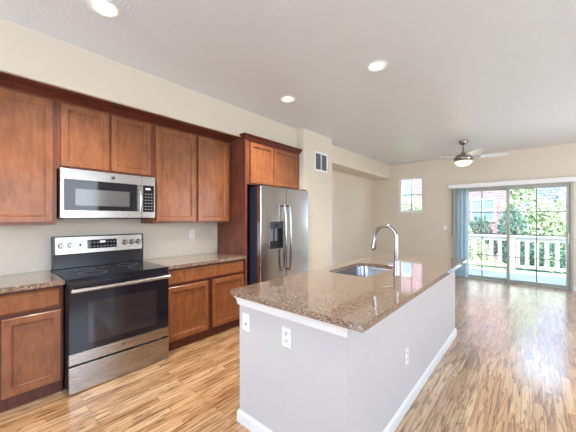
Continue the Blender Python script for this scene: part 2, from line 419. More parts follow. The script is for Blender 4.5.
# small window
w1 = bpy.data.objects.new('window_1', None); C.objects.link(w1); w1.location = (wx0, FY, wz0); w1['kind'] = 'structure'
def frame_y(y0, y1, x0, x1, z0, z1, t):
    return B(((x0, y0, z0), (x0 + t, y1, z1)), ((x1 - t, y0, z0), (x1, y1, z1)), ((x0 + t, y0, z0), (x1 - t, y1, z0 + t)), ((x0 + t, y0, z1 - t), (x1 - t, y1, z1)))
link('window_frame', frame_y(FY + 0.05, FY + 0.12, wx0, wx1, wz0, wz1, 0.045), 'trim', w1, bevel=0.004)
link('window_sill', B(((wx0 - 0.0, FY - 0.012, wz0 - 0.02), (wx1 + 0.0, FY + 0.05, wz0 + 0.004))), 'trim', w1)
mx = (wx0 + wx1) / 2; mz = (wz0 + wz1) / 2
link('grille', B(((mx - 0.011, FY + 0.075, wz0 + 0.04), (mx + 0.011, FY + 0.09, wz1 - 0.04)), ((wx0 + 0.04, FY + 0.075, mz - 0.011), (wx1 - 0.04, FY + 0.09, mz + 0.011))), 'muntin', w1)
link('pane', B(((wx0 + 0.03, FY + 0.081, wz0 + 0.03), (wx1 - 0.03, FY + 0.084, wz1 - 0.03))), 'glass', w1)

# sliding glass door
d1 = bpy.data.objects.new('door_1', None); C.objects.link(d1); d1.location = ((dx0 + dx1) / 2, FY, 0); d1['kind'] = 'structure'
link('door_frame', B(((dx0, FY - 0.02, 0), (dx0 + 0.04, FY + 0.13, dz1)), ((dx1 - 0.04, FY - 0.02, 0), (dx1, FY + 0.13, dz1)), ((dx0 + 0.04, FY - 0.02, dz1 - 0.04), (dx1 - 0.04, FY + 0.13, dz1)),
                   ((dx0 + 0.04, FY - 0.03, 0), (dx1 - 0.04, FY + 0.13, 0.025))), 'vinyl', d1, bevel=0.003)
def slide(name, x0, x1, y0, y1, pane):
    st = 0.055; z0, z1 = 0.026, 2.079
    o = link(name, frame_y(y0, y1, x0, x1, z0, z1, st), 'vinyl', d1, bevel=0.003)
    a, b = x0 + st, x1 - st; ym = (y0 + y1) / 2
    bx = [((0.5 * (a + b) - 0.010, ym - 0.012, z0 + st), (0.5 * (a + b) + 0.010, ym + 0.012, z1 - st))]
    for k in (0.25, 0.5, 0.75):
        zz = z0 + st + (z1 - z0 - 2 * st) * k; bx.append(((a, ym - 0.011, zz - 0.010), (b, ym + 0.011, zz + 0.010)))
    link('grille', B(*bx), 'muntin', o)
    link('pane', B(((a - 0.01, ym - 0.003, z0 + st - 0.01), (b + 0.01, ym + 0.003, z1 - st + 0.01))), 'glass', o)
    return o
slide('fixed_panel', dx0 + 0.041, -0.375, FY + 0.065, FY + 0.11, 0)
sl = slide('sliding_panel', -0.425, dx1 - 0.041, FY + 0.005, FY + 0.05, 0)
link('door_handle', tube(tube(tube(bmesh.new(), [(0.535, FY - 0.035, 0.90), (0.535, FY - 0.035, 1.12)], 0.009), [(0.535, FY + 0.006, 0.92), (0.535, FY - 0.035, 0.92)], 0.007), [(0.535, FY + 0.006, 1.10), (0.535, FY - 0.035, 1.10)], 0.007), 'plastic', sl, smooth=True)

# ------------------------------------------------------------------ outdoors
GZ = -0.7
struct('ground_lawn', B(((-30, 10.2, GZ - 0.1), (30, 45, GZ))), 'grass')
struct('balcony_floor', B(((-5.5, FY + 0.14, -0.16), (3.5, 10.18, -0.04))), 'deck')
rl = thing('balcony_railing', (-1, 9.95, -0.04), 'white wooden balcony railing with wide pickets outside the glass door', 'railing')
link('top_rail', B(((-5.4, 9.88, 0.885), (3.4, 10.02, 0.925)), ((-5.4, 9.93, 0.78), (3.4, 9.97, 0.885))), 'rail', rl, bevel=0.005)
link('bottom_rail', B(((-5.4, 9.93, 0.05), (3.4, 9.97, 0.13))), 'rail', rl, bevel=0.004)
for x in (-5.35, -2.9, -0.42, 2.0):
    link('post', B(((x - 0.06, 9.90, -0.04), (x + 0.06, 10.0, 0.885))), 'rail', rl, bevel=0.005)
x = -5.2
while x < 3.35:
    if min(abs(x - q) for q in (-5.35, -2.9, -0.42, 2.0)) > 0.11:
        link('picket', B(((x - 0.042, 9.935, 0.13), (x + 0.042, 9.965, 0.78))), 'rail', rl)
    x += 0.196
def leaves(bm, blobs, n, size):
    for _ in range(n):
        cx, cy, cz, rx, rz = random.choice(blobs)
        while True:
            p = Vector([random.uniform(-1, 1) for _ in range(3)])
            if 0.45 < p.length < 1: break
        c = Vector((cx + p.x * rx, cy + p.y * rx, cz + p.z * rz))
        a = Vector([random.uniform(-1, 1) for _ in range(3)]).normalized(); b = a.orthogonal().normalized(); s = size * random.uniform(0.6, 1.3)
        vs = [bm.verts.new(c + q) for q in (a * s, b * s * 0.5, -a * s, -b * s * 0.5)]
        bm.faces.new(vs)
    return bm
def tree(name, x, y, h, blobs, n, size, mat, label, cat='tree', group=None):
    t = thing(name, (x, y, GZ), label, cat, group)
    link('trunk', tube(tube(tube(bmesh.new(), [(x, y, GZ), (x + 0.05, y, GZ + h * 0.4), (x - 0.03, y, h * 0.75)], [0.10, 0.07, 0.03], 10), [(x + 0.05, y, GZ + h * 0.4), (x + 0.45, y + 0.1, h * 0.6)], [0.05, 0.02], 8), [(x + 0.04, y, GZ + h * 0.35), (x - 0.4, y - 0.1, h * 0.55)], [0.05, 0.02], 8), 'bark', t, smooth=True)
    link('foliage', leaves(bmesh.new(), blobs, n, size), mat, t)
    return t
tree('garden_tree', 0.10, 14.5, 3.3, [(-0.3, 14.5, 2.6, 0.48, 0.5), (-0.2, 14.4, 1.8, 0.78, 0.6), (0.5, 14.6, 1.35, 0.7, 0.5), (0.0, 14.45, 0.9, 0.9, 0.5), (0.2, 14.55, 0.3, 0.9, 0.6)], 5200, 0.075, 'leaf',
     'light green bushy tree behind the railing, seen in the right glass panel')
tree('garden_tree', 1.8, 16.6, 3.0, [(1.4, 16.6, 1.8, 0.85, 0.6), (1.2, 16.5, 1.1, 0.95, 0.6), (1.9, 16.6, 0.3, 1.1, 0.8)], 3600, 0.075, 'leaf',
     'lower leafy tree behind the railing beside the right door jamb')
tree('evergreen_shrub', -0.35, 12.6, 1.5, [(-0.55, 13.0, 0.9, 0.45, 0.9), (-0.3, 12.7, 0.1, 0.6, 0.6), (0.6, 12.7, 0.0, 0.7, 0.7), (1.4, 12.7, 0.0, 0.7, 0.7)], 4200, 0.06, 'leaf_dark',
     'dark green shrub mass close behind the railing under the light tree', 'shrub')
tree('garden_shrub', -2.3, 13.0, 1.6, [(-2.3, 13.0, 0.6, 0.6, 0.7), (-1.8, 13.1, 0.0, 0.7, 0.6)], 2400, 0.06, 'leaf',
     'pale green shrub behind the railing at the left glass panel', 'shrub')
tree('evergreen_shrub', -1.75, 14.9, 1.5, [(-1.75, 14.9, 0.75, 0.5, 0.75), (-1.6, 14.9, 0.2, 0.6, 0.5)], 1800, 0.06, 'leaf_dark',
     'dark shrub in front of the brick house in the left glass panel', 'shrub')
tree('garden_tree', -4.2, 13.5, 2.8, [(-4.2, 13.5, 1.9, 0.8, 0.5), (-3.7, 13.5, 1.4, 0.7, 0.5), (-4.5, 13.5, 1.0, 0.9, 0.6)], 3000, 0.07, 'leaf',
     'light green tree seen low in the small square window')
bh = thing('brick_house', (-5, 18, GZ), 'pinkish brick house with white windows beyond the railing', 'house')
link('wall', B(((-11, 18, GZ), (-0.85, 24, 6.0))), 'brick', bh)
for x0, x1, z0, z1 in ((-2.45, -1.50, 1.30, 2.35), (-6.6, -5.6, 2.2, 3.9), (-9, -8, 2.2, 3.9)):
    wf = link('window', B(((x0 - 0.08, 17.93, z0 - 0.08), (x1 + 0.08, 18.02, z0)), ((x0 - 0.08, 17.93, z1), (x1 + 0.08, 18.02, z1 + 0.08)), ((x0 - 0.08, 17.93, z0), (x0, 18.02, z1)),
                        ((x1, 17.93, z0), (x1 + 0.08, 18.02, z1)), ((x0 + (x1 - x0) / 2 - 0.03, 17.94, z0), (x0 + (x1 - x0) / 2 + 0.03, 18.0, z1)), ((x0, 17.95, (z0 + z1) / 2 - 0.02), (x1, 17.99, (z0 + z1) / 2 + 0.02))), 'rail', bh)
    link('pane', B(((x0, 17.965, z0), (x1, 17.975, z1))), 'housepane', wf)
rf = bmesh.new(); loft(rf, [[(-11.4, 17.4, 6.0), (-0.4, 17.4, 6.0), (-0.4, 24.6, 6.0), (-11.4, 24.6, 6.0)], [(-11.4, 17.4, 6.15), (-0.4, 17.4, 6.15), (-0.4, 24.6, 6.15), (-11.4, 24.6, 6.15)], [(-8.5, 20.8, 8.4), (-3.4, 20.8, 8.4), (-3.4, 21.2, 8.4), (-8.5, 21.2, 8.4)]])
link('roof', rf, 'shingle', bh)
gh = thing('grey_roofed_house', (3, 21, GZ), 'pale house with a long blue grey shingled roof behind the trees', 'house')
link('wall', B(((-0.1, 21, GZ), (9, 27, 1.9))), 'siding', gh)
rf = bmesh.new(); loft(rf, [[(-0.3, 20.4, 1.9), (9.5, 20.4, 1.9), (9.5, 28.5, 1.9), (-0.3, 28.5, 1.9)], [(-0.3, 20.4, 2.0), (9.5, 20.4, 2.0), (9.5, 28.5, 2.0), (-0.3, 28.5, 2.0)], [(-0.3, 24.4, 8.2), (9.5, 24.4, 8.2), (9.5, 24.6, 8.2), (-0.3, 24.6, 8.2)]])
link('roof', rf, 'shingle', gh)
gb = bmesh.new()
tube(gb, [(1.0, 20.2, 2.6), (2.4, 20.2, 3.9)], 0.10, 4); tube(gb, [(2.4, 20.2, 3.9), (3.8, 20.2, 2.6)], 0.10, 4)
link('gable_trim', gb, 'rail', gh)
link('gable_wall', loft(bmesh.new(), [[(1.0, 20.25, 1.95), (3.8, 20.25, 1.95), (3.8, 20.25, 2.6), (2.4, 20.25, 3.85), (1.0, 20.25, 2.6)], [(1.0, 22.5, 1.95), (3.8, 22.5, 1.95), (3.8, 22.5, 2.6), (2.4, 22.5, 3.85), (1.0, 22.5, 2.6)]]), 'siding', gh)

# ------------------------------------------------------------------ kitchen cabinets
UF = -3.160         # upper face frame
UB = 1.350
def upper(y0, y1, z0, z1, doors, label, group='upper wall cabinets', face=UF, dz=(0.022, 0.02)):
    t = thing('wall_cabinet', (WX, (y0 + y1) / 2, z0), label, 'cabinet', group)
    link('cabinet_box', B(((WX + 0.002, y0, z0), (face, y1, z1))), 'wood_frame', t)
    for a, b in doors: front_px('door', t, face, a, b, z0 + dz[0], z1 - dz[1], DOOR)
    return t
def crown_prof(z, h=0.052, o=0.06):
    return [(-0.02, z), (0.006, z), (0.010, z + 0.010), (0.022, z + 0.018), (o - 0.014, z + h - 0.014), (o - 0.004, z + h - 0.010), (o, z + h - 0.006), (o, z + h), (-0.02, z + h)]
UT = 2.447
upper(-0.06, 0.5545, UB, UT, [(-0.03, 0.526)], 'tall reddish brown wall cabinet at the left edge, single door, left of the microwave')
upper(0.5555, 1.3845, 1.848, UT, [(0.579, 0.955), (0.975, 1.357)], 'short two-door reddish brown wall cabinet above the microwave')
upper(1.3855, 2.45, UB, UT, [(1.414, 1.895), (1.935, 2.402)], 'tall two-door reddish brown wall cabinet between microwave and refrigerator panel')
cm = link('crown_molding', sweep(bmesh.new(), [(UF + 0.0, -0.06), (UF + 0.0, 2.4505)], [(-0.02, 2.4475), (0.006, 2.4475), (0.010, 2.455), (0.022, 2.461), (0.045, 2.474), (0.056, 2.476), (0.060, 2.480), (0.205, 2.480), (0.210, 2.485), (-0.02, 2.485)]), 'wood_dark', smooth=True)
tag(cm, 'dark reddish crown moulding running along the tops of the lower wall cabinets', 'crown molding')
# tall panel + cabinet over the refrigerator
tp = tag(link('end_panel', B(((WX + 0.002, 2.4525, 0), (-2.86, 2.485, 2.4845))), 'wood_panel', bevel=0.001), 'tall dark brown side panel between right base cabinet and refrigerator', 'side panel')
fc = thing('refrigerator_cabinet', (WX, 3.0, 1.862), 'deep two-door reddish brown cabinet above the refrigerator', 'cabinet')
link('cabinet_box', B(((WX + 0.002, 2.487, 1.862), (-2.88, 3.605, 2.4845))), 'wood_frame', fc)
front_px('door', fc, -2.88, 2.545, 2.985, 1.878, 2.432, DOOR); front_px('door', fc, -2.88, 3.005, 3.55, 1.878, 2.432, DOOR)
cm = link('crown_molding', sweep(bmesh.new(), [(-2.912, 2.4515), (-2.86, 2.4515), (-2.86, 3.605)], crown_prof(2.4475, 0.064)), 'wood_dark', smooth=True)
tag(cm, 'dark crown moulding turning the corner above the refrigerator cabinet', 'crown molding')

BF = -2.880
def base(y0, y1, drawers, doors, label, toe0=None):
    t = thing('base_cabinet', (WX, (y0 + y1) / 2, 0), label, 'cabinet', 'base cabinets on the kitchen wall')
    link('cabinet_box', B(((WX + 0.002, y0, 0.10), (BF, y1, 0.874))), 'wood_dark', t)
    link('toe_kick', B(((WX + 0.002, y0, 0.0), (BF - 0.03, y1, 0.099))), 'wood_dark', t)
    for a, b in drawers: front_px('drawer', t, BF, a, b, 0.708, 0.853, DRAWER, 'wood')
    for a, b in doors: front_px('door', t, BF, a, b, 0.112, 0.678, DOOR)
    return t
base(-0.06, 0.5475, [(-0.03, 0.528)], [(-0.03, 0.170), (0.190, 0.528)], 'reddish brown base cabinet at the left edge, left of the range')
base(1.376, 2.452, [(1.395, 2.43)], [(1.395, 1.892), (1.955, 2.43)], 'reddish brown base cabinet with one wide drawer between range and refrigerator panel')
def slab(y0, y1, label):
    o = link('countertop', holed(bmesh.new(), [(WX + 0.001, y0), (-2.84, y0), (-2.84, y1), (WX + 0.001, y1)], [], 'z', 0.8755, 0.914), 'granite', bevel=0.003)
    return tag(o, label, 'countertop', 'granite countertops along the kitchen wall')
slab(-0.06, 0.5505, 'short brown granite countertop left of the range')
slab(1.374, 2.4515, 'brown granite countertop between the range and the tall side panel')

# ------------------------------------------------------------------ microwave
mw = thing('microwave', (WX, 0.97, 1.405), 'stainless over-the-range microwave mounted under the short cabinet', 'microwave')
link('body', B(((WX + 0.002, 0.562, 1.412), (-3.115, 1.376, 1.845))), 'enamel', mw, bevel=0.003)
y0, y1, z0, z1 = 0.563, 1.375, 1.412, 1.845
dy = 1.236     # door right edge
bm = holed(bmesh.new(), [(y0, z0), (dy, z0), (dy, z1), (y0, z1)], [rr(0.590, 1.195, 1.480, 1.752, 0.006, 3)], 'x', -3.115, -3.082)
link('door', bm, 'steel', mw, bevel=0.002)
dr = link('door_glass', B(((-3.112, 0.585, 1.475), (-3.084, 1.20, 1.757))), 'blackglass', mw)
link('window_mesh', B(((-3.0838, 0.672, 1.523), (-3.0828, 1.12, 1.672))), 'mwwindow', dr)
link('handle', tube(tube(tube(bmesh.new(), [(-3.045, 1.212, 1.478), (-3.036, 1.212, 1.54), (-3.034, 1.212, 1.615), (-3.036, 1.212, 1.69), (-3.045, 1.212, 1.752)], 0.011), [(-3.082, 1.212, 1.49), (-3.045, 1.212, 1.49)], 0.009), [(-3.082, 1.212, 1.74), (-3.045, 1.212, 1.74)], 0.009), 'chrome', mw, smooth=True)
cp = link('control_panel', B(((-3.115, dy + 0.003, z0), (-3.082, y1, z1))), 'steel', mw, bevel=0.002)
kp = link('keypad', B(((-3.0825, 1.250, 1.474), (-3.080, 1.362, 1.752))), 'blackglass', cp)
for i in range(6):
    for j in range(3): link('button_print', B(((-3.0799, 1.268 + j * 0.030, 1.496 + i * 0.032), (-3.0792, 1.284 + j * 0.030, 1.506 + i * 0.032))), 'print', cp)
link('clock_display', B(((-3.0799, 1.275, 1.706), (-3.0792, 1.325, 1.724))), 'display', cp)
link('vent_grille', B(((-3.40, 0.60, 1.400), (-3.14, 1.34, 1.4115))), 'enamel', mw)
def badge(parent, x, y, z, r):
    b = link('badge', disc_x(bmesh.new(), x, x + 0.002, y, z, r, 24), 'chrome', parent)
    link('badge_ring', holed(bmesh.new(), circ(y, z, r), [circ(y, z, r * 0.84)], 'x', x + 0.002, x + 0.003), 'brass_ring', b)
    text_mesh('monogram', 'GE', r * 1.1, (x + 0.0026, y, z), ROT_PX, 'dark', b)
badge(mw, -3.0818, 0.972, 1.796, 0.020)

# ------------------------------------------------------------------ range
rg = thing('range', (-3.12, 0.97, 0), 'stainless and black electric range with smooth glass cooktop', 'range')
a, b = 0.553, 1.371; FX = -2.785
link('body', B(((WX + 0.02, a + 0.003, 0.02), (FX - 0.003, b - 0.003, 0.893)), ((WX + 0.10, a + 0.04, 0.0), (FX - 0.06, b - 0.04, 0.02))), 'enamel', rg)
ct = link('cooktop', holed(bmesh.new(), rr(-3.44, -2.770, a, b, 0.006, 3), [], 'z', 0.894, 0.921), 'blackglass', rg, bevel=0.004)
bm = bmesh.new()
for cx, cy, r in ((-2.98, 0.78, 0.105), (-2.98, 1.16, 0.085), (-3.24, 0.78, 0.075), (-3.24, 1.16, 0.095)):
    link('burner_ring', holed(bmesh.new(), circ(cx, cy, r, 36), [circ(cx, cy, r - 0.003, 36)], 'z', 0.9212, 0.9215), 'ventgrey', ct)
ya, yb = 0.566, 1.384
link('backguard', B(((-3.465, ya, 0.9215), (-3.40, yb, 1.055))), 'enamel', rg, bevel=0.004)
bm = loft(bmesh.new(), [[(-3.465, y, 1.055), (-3.395, y, 1.055), (-3.412, y, 1.232), (-3.465, y, 1.232)] for y in (ya, yb)])
link('backguard_cap', bm, 'enamel', rg, bevel=0.003)
bm = loft(bmesh.new(), [[(-3.400, y, 1.062), (-3.390, y, 1.062), (-3.406, y, 1.222), (-3.414, y, 1.222)] for y in (ya + 0.02, yb - 0.02)])
pn = link('control_panel', bm, 'steel', rg)
def px_(z): return -3.390 - (z - 1.062) * 0.1
link('display_window', loft(bmesh.new(), [[(px_(z) + 0.0002, y, z) for y, z in ((0.838, 1.10), (1.105, 1.10), (1.105, 1.188), (0.838, 1.188))], [(px_(z) + 0.003, y, z) for y, z in ((0.838, 1.10), (1.105, 1.10), (1.105, 1.188), (0.838, 1.188))]]), 'blackglass', pn)
bm = bmesh.new()
for i in range(2):
    for j in range(8):
        if 2 < j < 5 and i == 1: continue
        y = 0.862 + j * 0.030; z = 1.120 + i * 0.040
        link('button_print', B(((px_(z) + 0.0028, y, z - 0.006), (px_(z) + 0.0040, y + 0.014, z + 0.006))), 'print', pn)
link('clock_display', B(((px_(1.165) + 0.003, 0.948, 1.155), (px_(1.165) + 0.0045, 0.998, 1.176))), 'display', pn)
link('indicator', B(((px_(1.14) + 0.0005, 0.772, 1.13), (px_(1.14) + 0.003, 0.788, 1.155))), 'enamel', pn)
for y in (0.628, 0.700, 1.186, 1.258, 1.326):
    k = link('knob', disc_x(disc_x(bmesh.new(), px_(1.145) + 0.0005, px_(1.145) + 0.006, y, 1.145, 0.030), px_(1.145) + 0.006, px_(1.145) + 0.028, y, 1.145, 0.024, 24, 0.020), 'chrome', rg, smooth=True)
    link('knob_grip', B(((px_(1.145) + 0.028, y - 0.005, 1.125), (px_(1.145) + 0.036, y + 0.005, 1.165))), 'steel', k, bevel=0.001)
od = link('oven_door', B(((FX - 0.002, a + 0.004, 0.326), (FX + 0.026, b - 0.004, 0.884))), 'blackglass', rg, bevel=0.004)
link('oven_window', holed(bmesh.new(), rr(0.688, 1.246, 0.382, 0.722, 0.012, 3), [], 'x', FX + 0.0262, FX + 0.0272), 'ovenwindow', od)
link('handle', tube(tube(tube(bmesh.new(), [(FX + 0.066, a + 0.012, 0.832), (FX + 0.066, b - 0.012, 0.832)], 0.017, 18), [(FX + 0.02, a + 0.03, 0.832), (FX + 0.066, a + 0.03, 0.832)], 0.013), [(FX + 0.02, b - 0.03, 0.832), (FX + 0.066, b - 0.03, 0.832)], 0.013), 'steel', od, smooth=True)
tr = link('trim_band', B(((FX - 0.002, a + 0.004, 0.236), (FX + 0.027, b - 0.004, 0.325))), 'steel', rg, bevel=0.004)
badge(tr, FX + 0.027, 0.956, 0.290, 0.017)
link('storage_drawer', B(((FX - 0.002, a + 0.004, 0.008), (FX + 0.027, b - 0.004, 0.220))), 'steel', rg, bevel=0.004)

# ------------------------------------------------------------------ refrigerator
fr = thing('refrigerator', (-3.06, 3.06, 0), 'stainless side-by-side refrigerator with water dispenser beside the wall pillar', 'refrigerator')
fa, fb, fs, fz = 2.547, 3.575, 3.052, 1.835; DX0, DX1 = -2.735, -2.662
link('body', B(((WX + 0.03, fa + 0.004, 0.03), (DX0 - 0.008, fb - 0.004, fz - 0.012))), 'fridge_side', fr, bevel=0.004)
link('base_grille', B(((DX0 - 0.02, fa + 0.01, 0.0), (DX0 + 0.02, fb - 0.01, 0.055))), 'enamel', fr)
bm = holed(bmesh.new(), [(fa, 0.06), (fs - 0.003, 0.06), (fs - 0.003, fz), (fa, fz)], [rr(2.700, 2.985, 0.985, 1.365, 0.012, 4)], 'x', DX0, DX1)
ld = link('freezer_door', bm, 'fridgesteel', fr, bevel=0.008)
rd = link('refrigerator_door', B(((DX0, fs + 0.003, 0.06), (DX1, fb, fz))), 'fridgesteel', fr, bevel=0.008)
bz = link('dispenser_bezel', holed(bmesh.new(), rr(2.690, 2.995, 0.972, 1.378, 0.016, 4), [rr(2.708, 2.977, 0.990, 1.360, 0.012, 4)], 'x', DX1 - 0.002, DX1 + 0.006), 'steel', ld)
link('dispenser_panel', B(((DX1 - 0.03, 2.702, 1.265), (DX1 + 0.001, 2.983, 1.363))), 'fridge_side', ld)
link('dispenser_display', B(((DX1 + 0.001, 2.80, 1.295), (DX1 + 0.002, 2.885, 1.335))), 'blackglass', ld)
link('dispenser_cavity', B(((DX0 + 0.002, 2.702, 0.987), (DX0 + 0.008, 2.983, 1.265)), ((DX0 + 0.008, 2.702, 0.987), (DX1 - 0.004, 2.983, 0.995))), 'enamel', ld)
link('dispenser_paddle', B(((DX0 + 0.012, 2.775, 1.09), (DX0 + 0.022, 2.83, 1.262)), ((DX0 + 0.012, 2.86, 1.09), (DX0 + 0.022, 2.915, 1.262))), 'ventgrey', ld, bevel=0.003)
for y, par in ((2.968, ld), (3.070, rd)):
    zz = [(DX1 + 0.045, 0.66), (DX1 + 0.062, 0.80), (DX1 + 0.068, 1.12), (DX1 + 0.062, 1.44), (DX1 + 0.045, 1.60)]
    bm = tube(bmesh.new(), [(x, y, z) for x, z in zz], 0.015, 14)
    tube(bm, [(DX1 - 0.004, y, 0.68), (DX1 + 0.046, y, 0.68)], 0.014); tube(bm, [(DX1 - 0.004, y, 1.58), (DX1 + 0.046, y, 1.58)], 0.014)
    link('handle', bm, 'chrome', par, smooth=True)
for y in (fa + 0.07, fb - 0.07):
    link('hinge_cover', B(((DX0 - 0.08, y - 0.05, fz - 0.011), (DX0 + 0.05, y + 0.05, fz + 0.016))), 'enamel', fr, bevel=0.004)

# ------------------------------------------------------------------ island
IX0, IX1, IY0, IY1 = -1.540, -0.705, 1.270, 3.905
il = thing('kitchen_island', (-1.12, 2.59, 0), 'long white-painted kitchen island body under the large granite top', 'kitchen island')
pl_ = [(IX0, IY0), (IX1, IY0), (IX1, IY1), (IX0, IY1), (IX0, IY1 - 0.10), (IX1 - 0.10, IY1 - 0.10), (IX1 - 0.10, IY0 + 0.10), (IX0, IY0 + 0.10)]
link('body', loft(bmesh.new(), [[(x, y, z) for x, y in pl_] for z in (0, 0.873)]), 'island_paint', il)
link('cabinet_box', B(((IX0 + 0.02, IY0 + 0.101, 0.10), (IX0 + 0.06, IY1 - 0.101, 0.873)), ((IX0 + 0.08, IY0 + 0.101, 0.0), (IX0 + 0.10, IY1 - 0.101, 0.10)), ((IX0 + 0.06, IY0 + 0.101, 0.10), (IX1 - 0.101, IY1 - 0.101, 0.12))), 'wood_dark', il)
link('baseboard', sweep(bmesh.new(), [(IX0, IY0 + 0.1), (IX0, IY0), (IX1, IY0), (IX1, IY1), (IX0, IY1)], BASEB), 'trim', il)
CT = [(-0.0, 0.812), (0.010, 0.812), (0.013, 0.828), (0.018, 0.850), (0.030, 0.866), (0.034, 0.8755), (-0.0, 0.8755)]
link('counter_trim', sweep(bmesh.new(), [(IX0, IY0 + 0.08), (IX0, IY0), (IX1 + 0.002, IY0)], CT), 'trim', il)
yy = IY0 + 0.115
while yy < IY1 - 0.5:      # cabinet fronts on the side that faces the range
    d_ = rings(bmesh.new(), (IX0 + 0.02, yy + 0.44, 0.112), (0, -1, 0), (0, 0, 1), (-1, 0, 0), 0.44, 0.57, DOOR)
    link('door', d_, 'wood', il)
    link('drawer', rings(bmesh.new(), (IX0 + 0.02, yy + 0.44, 0.70), (0, -1, 0), (0, 0, 1), (-1, 0, 0), 0.44, 0.15, DRAWER), 'wood', il)
    yy += 0.465
SX0, SX1, SY0, SY1 = -1.45, -1.035, 2.215, 2.94
bm = holed(bmesh.new(), rr(-1.582, -0.595, 1.220, 4.012, 0.006, 3), [rr(SX0, SX1, SY0, SY1, 0.07, 8)], 'z', 0.876, 0.914)
tag(link('island_countertop', bm, 'granite', bevel=0.004), 'large polished brown granite top of the island holding the sink', 'countertop')
sk = thing('sink', (-1.24, 2.58, 0.68), 'undermount stainless steel sink bowl set in the island top', 'sink')
bm = bmesh.new()
L = []
for g, z, r in ((0.030, 0.8725, 0.09), (0.0, 0.8725, 0.07), (-0.004, 0.85, 0.07), (-0.010, 0.74, 0.075), (-0.03, 0.705, 0.07), (-0.07, 0.69, 0.05)):
    L.append([(x, y, z) for x, y in rr(SX0 - g, SX1 + g, SY0 - g, SY1 + g, r, 8)])
loft(bm, L, False, True)
so = link('bowl', bm, 'sinksteel', sk, smooth=True)
sm = so.modifiers.new('solid', 'SOLIDIFY'); sm.thickness = 0.002; sm.offset = 1
link('drain', lathe(bmesh.new(), -1.24, 2.58, [(0.045, 0.691), (0.045, 0.694), (0.03, 0.694), (0.026, 0.692)], 24), 'chrome', sk, smooth=True)
fx, fy = -0.895, 2.48
fa_ = thing('faucet', (fx, fy, 0.914), 'tall gooseneck pull-down faucet in brushed nickel behind the sink', 'faucet')
link('base', lathe(bmesh.new(), fx, fy, [(0.028, 0.9145), (0.028, 0.922), (0.0255, 0.928), (0.0255, 1.035), (0.022, 1.045), (0.019, 1.05)], 28), 'chrome', fa_, smooth=True)
pts = [(fx, fy, 1.048), (fx, fy, 1.12), (fx, fy, 1.20), (fx, fy, 1.24)]; rad = [0.020, 0.018, 0.016, 0.0155]
for i in range(1, 13):
    t = PI * i / 12 * 1.04; pts.append((fx - 0.098 + 0.098 * math.cos(t), fy, 1.24 + 0.098 * math.sin(t))); rad.append(0.0155)
link('neck', tube(bmesh.new(), pts, rad, 18), 'chrome', fa_, smooth=True)
e = Vector(pts[-1]); dd = Vector((-0.16, 0, -1)).normalized()
sh = link('spray_head', tube(bmesh.new(), [e + dd * q for q in (0.0, 0.012, 0.03, 0.07, 0.095, 0.10)], [0.016, 0.0175, 0.018, 0.023, 0.0245, 0.020], 18), 'chrome', fa_, smooth=True)
link('nozzle', tube(bmesh.new(), [e + dd * 0.0985, e + dd * 0.108], [0.017, 0.016], 18), 'enamel', sh)
link('lever', tube(bmesh.new(), [(fx - 0.015, fy - 0.004, 1.005), (fx - 0.04, fy - 0.012, 1.012), (fx - 0.075, fy - 0.022, 1.022), (fx - 0.11, fy - 0.032, 1.034)], [0.012, 0.009, 0.007, 0.006], 12), 'chrome', fa_, smooth=True)

# ------------------------------------------------------------------ outlets, switch, vent
def outlet(p, out, u, label, kind='duplex', name='wall_outlet', cat='outlet'):
    """p = centre of plate on the surface, out = outward normal, u = horizontal axis"""
    p, out, u = Vector(p), Vector(out), Vector(u); v = Vector((0, 0, 1))
    t = thing(name, p, label, cat, 'outlet and switch plates')
    def pl(nm, w, h, c, d0, d1, mat, bev=0.0):
        bm = bmesh.new(); o = p + u * c[0] + v * c[1]
        loft(bm, [[o + u * sx * w / 2 + v * sy * h / 2 + out * d for sx, sy in ((-1, -1), (1, -1), (1, 1), (-1, 1))] for d in (d0, d1)])
        return link(nm, bm, mat, t, bevel=bev)
    pl('cover_plate', 0.073, 0.118, (0, 0), 0.0004, 0.006, 'plastic', 0.002)
    if kind == 'duplex':
        for s in (-1, 1):
            pl('socket', 0.034, 0.030, (0, s * 0.022), 0.0062, 0.0078, 'plastic', 0.001)
            bm = bmesh.new()
            for q, ww in ((-0.007, 0.0025), (0.007, 0.0025)):
                o = p + u * q + v * (s * 0.022 + 0.003)
                loft(bm, [[o + u * sx * ww + v * sy * 0.005 + out * d for sx, sy in ((-1, -1), (1, -1), (1, 1), (-1, 1))] for d in (0.0079, 0.0084)])
            o = p + v * (s * 0.022 - 0.008)
            loft(bm, [[o + u * sx * 0.003 + v * sy * 0.003 + out * d for sx, sy in ((-1, -1), (1, -1), (1, 1), (-1, 1))] for d in (0.0079, 0.0084)])
            link('socket_slots', bm, 'dark', t)
    elif kind == 'blank':
        pl('port', 0.016, 0.014, (0, -0.012), 0.0062, 0.008, 'ventgrey')
    else:
        pl('rocker', 0.034, 0.068, (0, 0), 0.0062, 0.010, 'plastic', 0.002)
    return t
outlet((-1.469, IY0, 0.704), (0, -1, 0), (1, 0, 0), 'white plate with a small port at the left end of the island front', 'blank')
outlet((-1.104, IY0, 0.702), (0, -1, 0), (1, 0, 0), 'white duplex outlet in the middle of the island front')
outlet((IX1, 2.15, 0.392), (1, 0, 0), (0, 1, 0), 'white outlet low on the long right side of the island')
outlet((WX, 2.045, 1.195), (1, 0, 0), (0, 1, 0), 'white outlet on the backsplash above the right countertop')
outlet((-1.615, FY, 1.18), (0, -1, 0), (1, 0, 0), 'white light switch on the far wall left of the blinds', 'rocker', 'light_switch', 'switch')
outlet((WX, 7.05, 0.44), (1, 0, 0), (0, 1, 0), 'small white outlet low on the left wall beyond the island')
vt = thing('air_vent', (-2.785, 4.1, 2.22), 'white return air vent with two grey louvered columns on the wall pillar', 'vent')
va, vb, vz0, vz1 = 3.905, 4.30, 2.215, 2.545
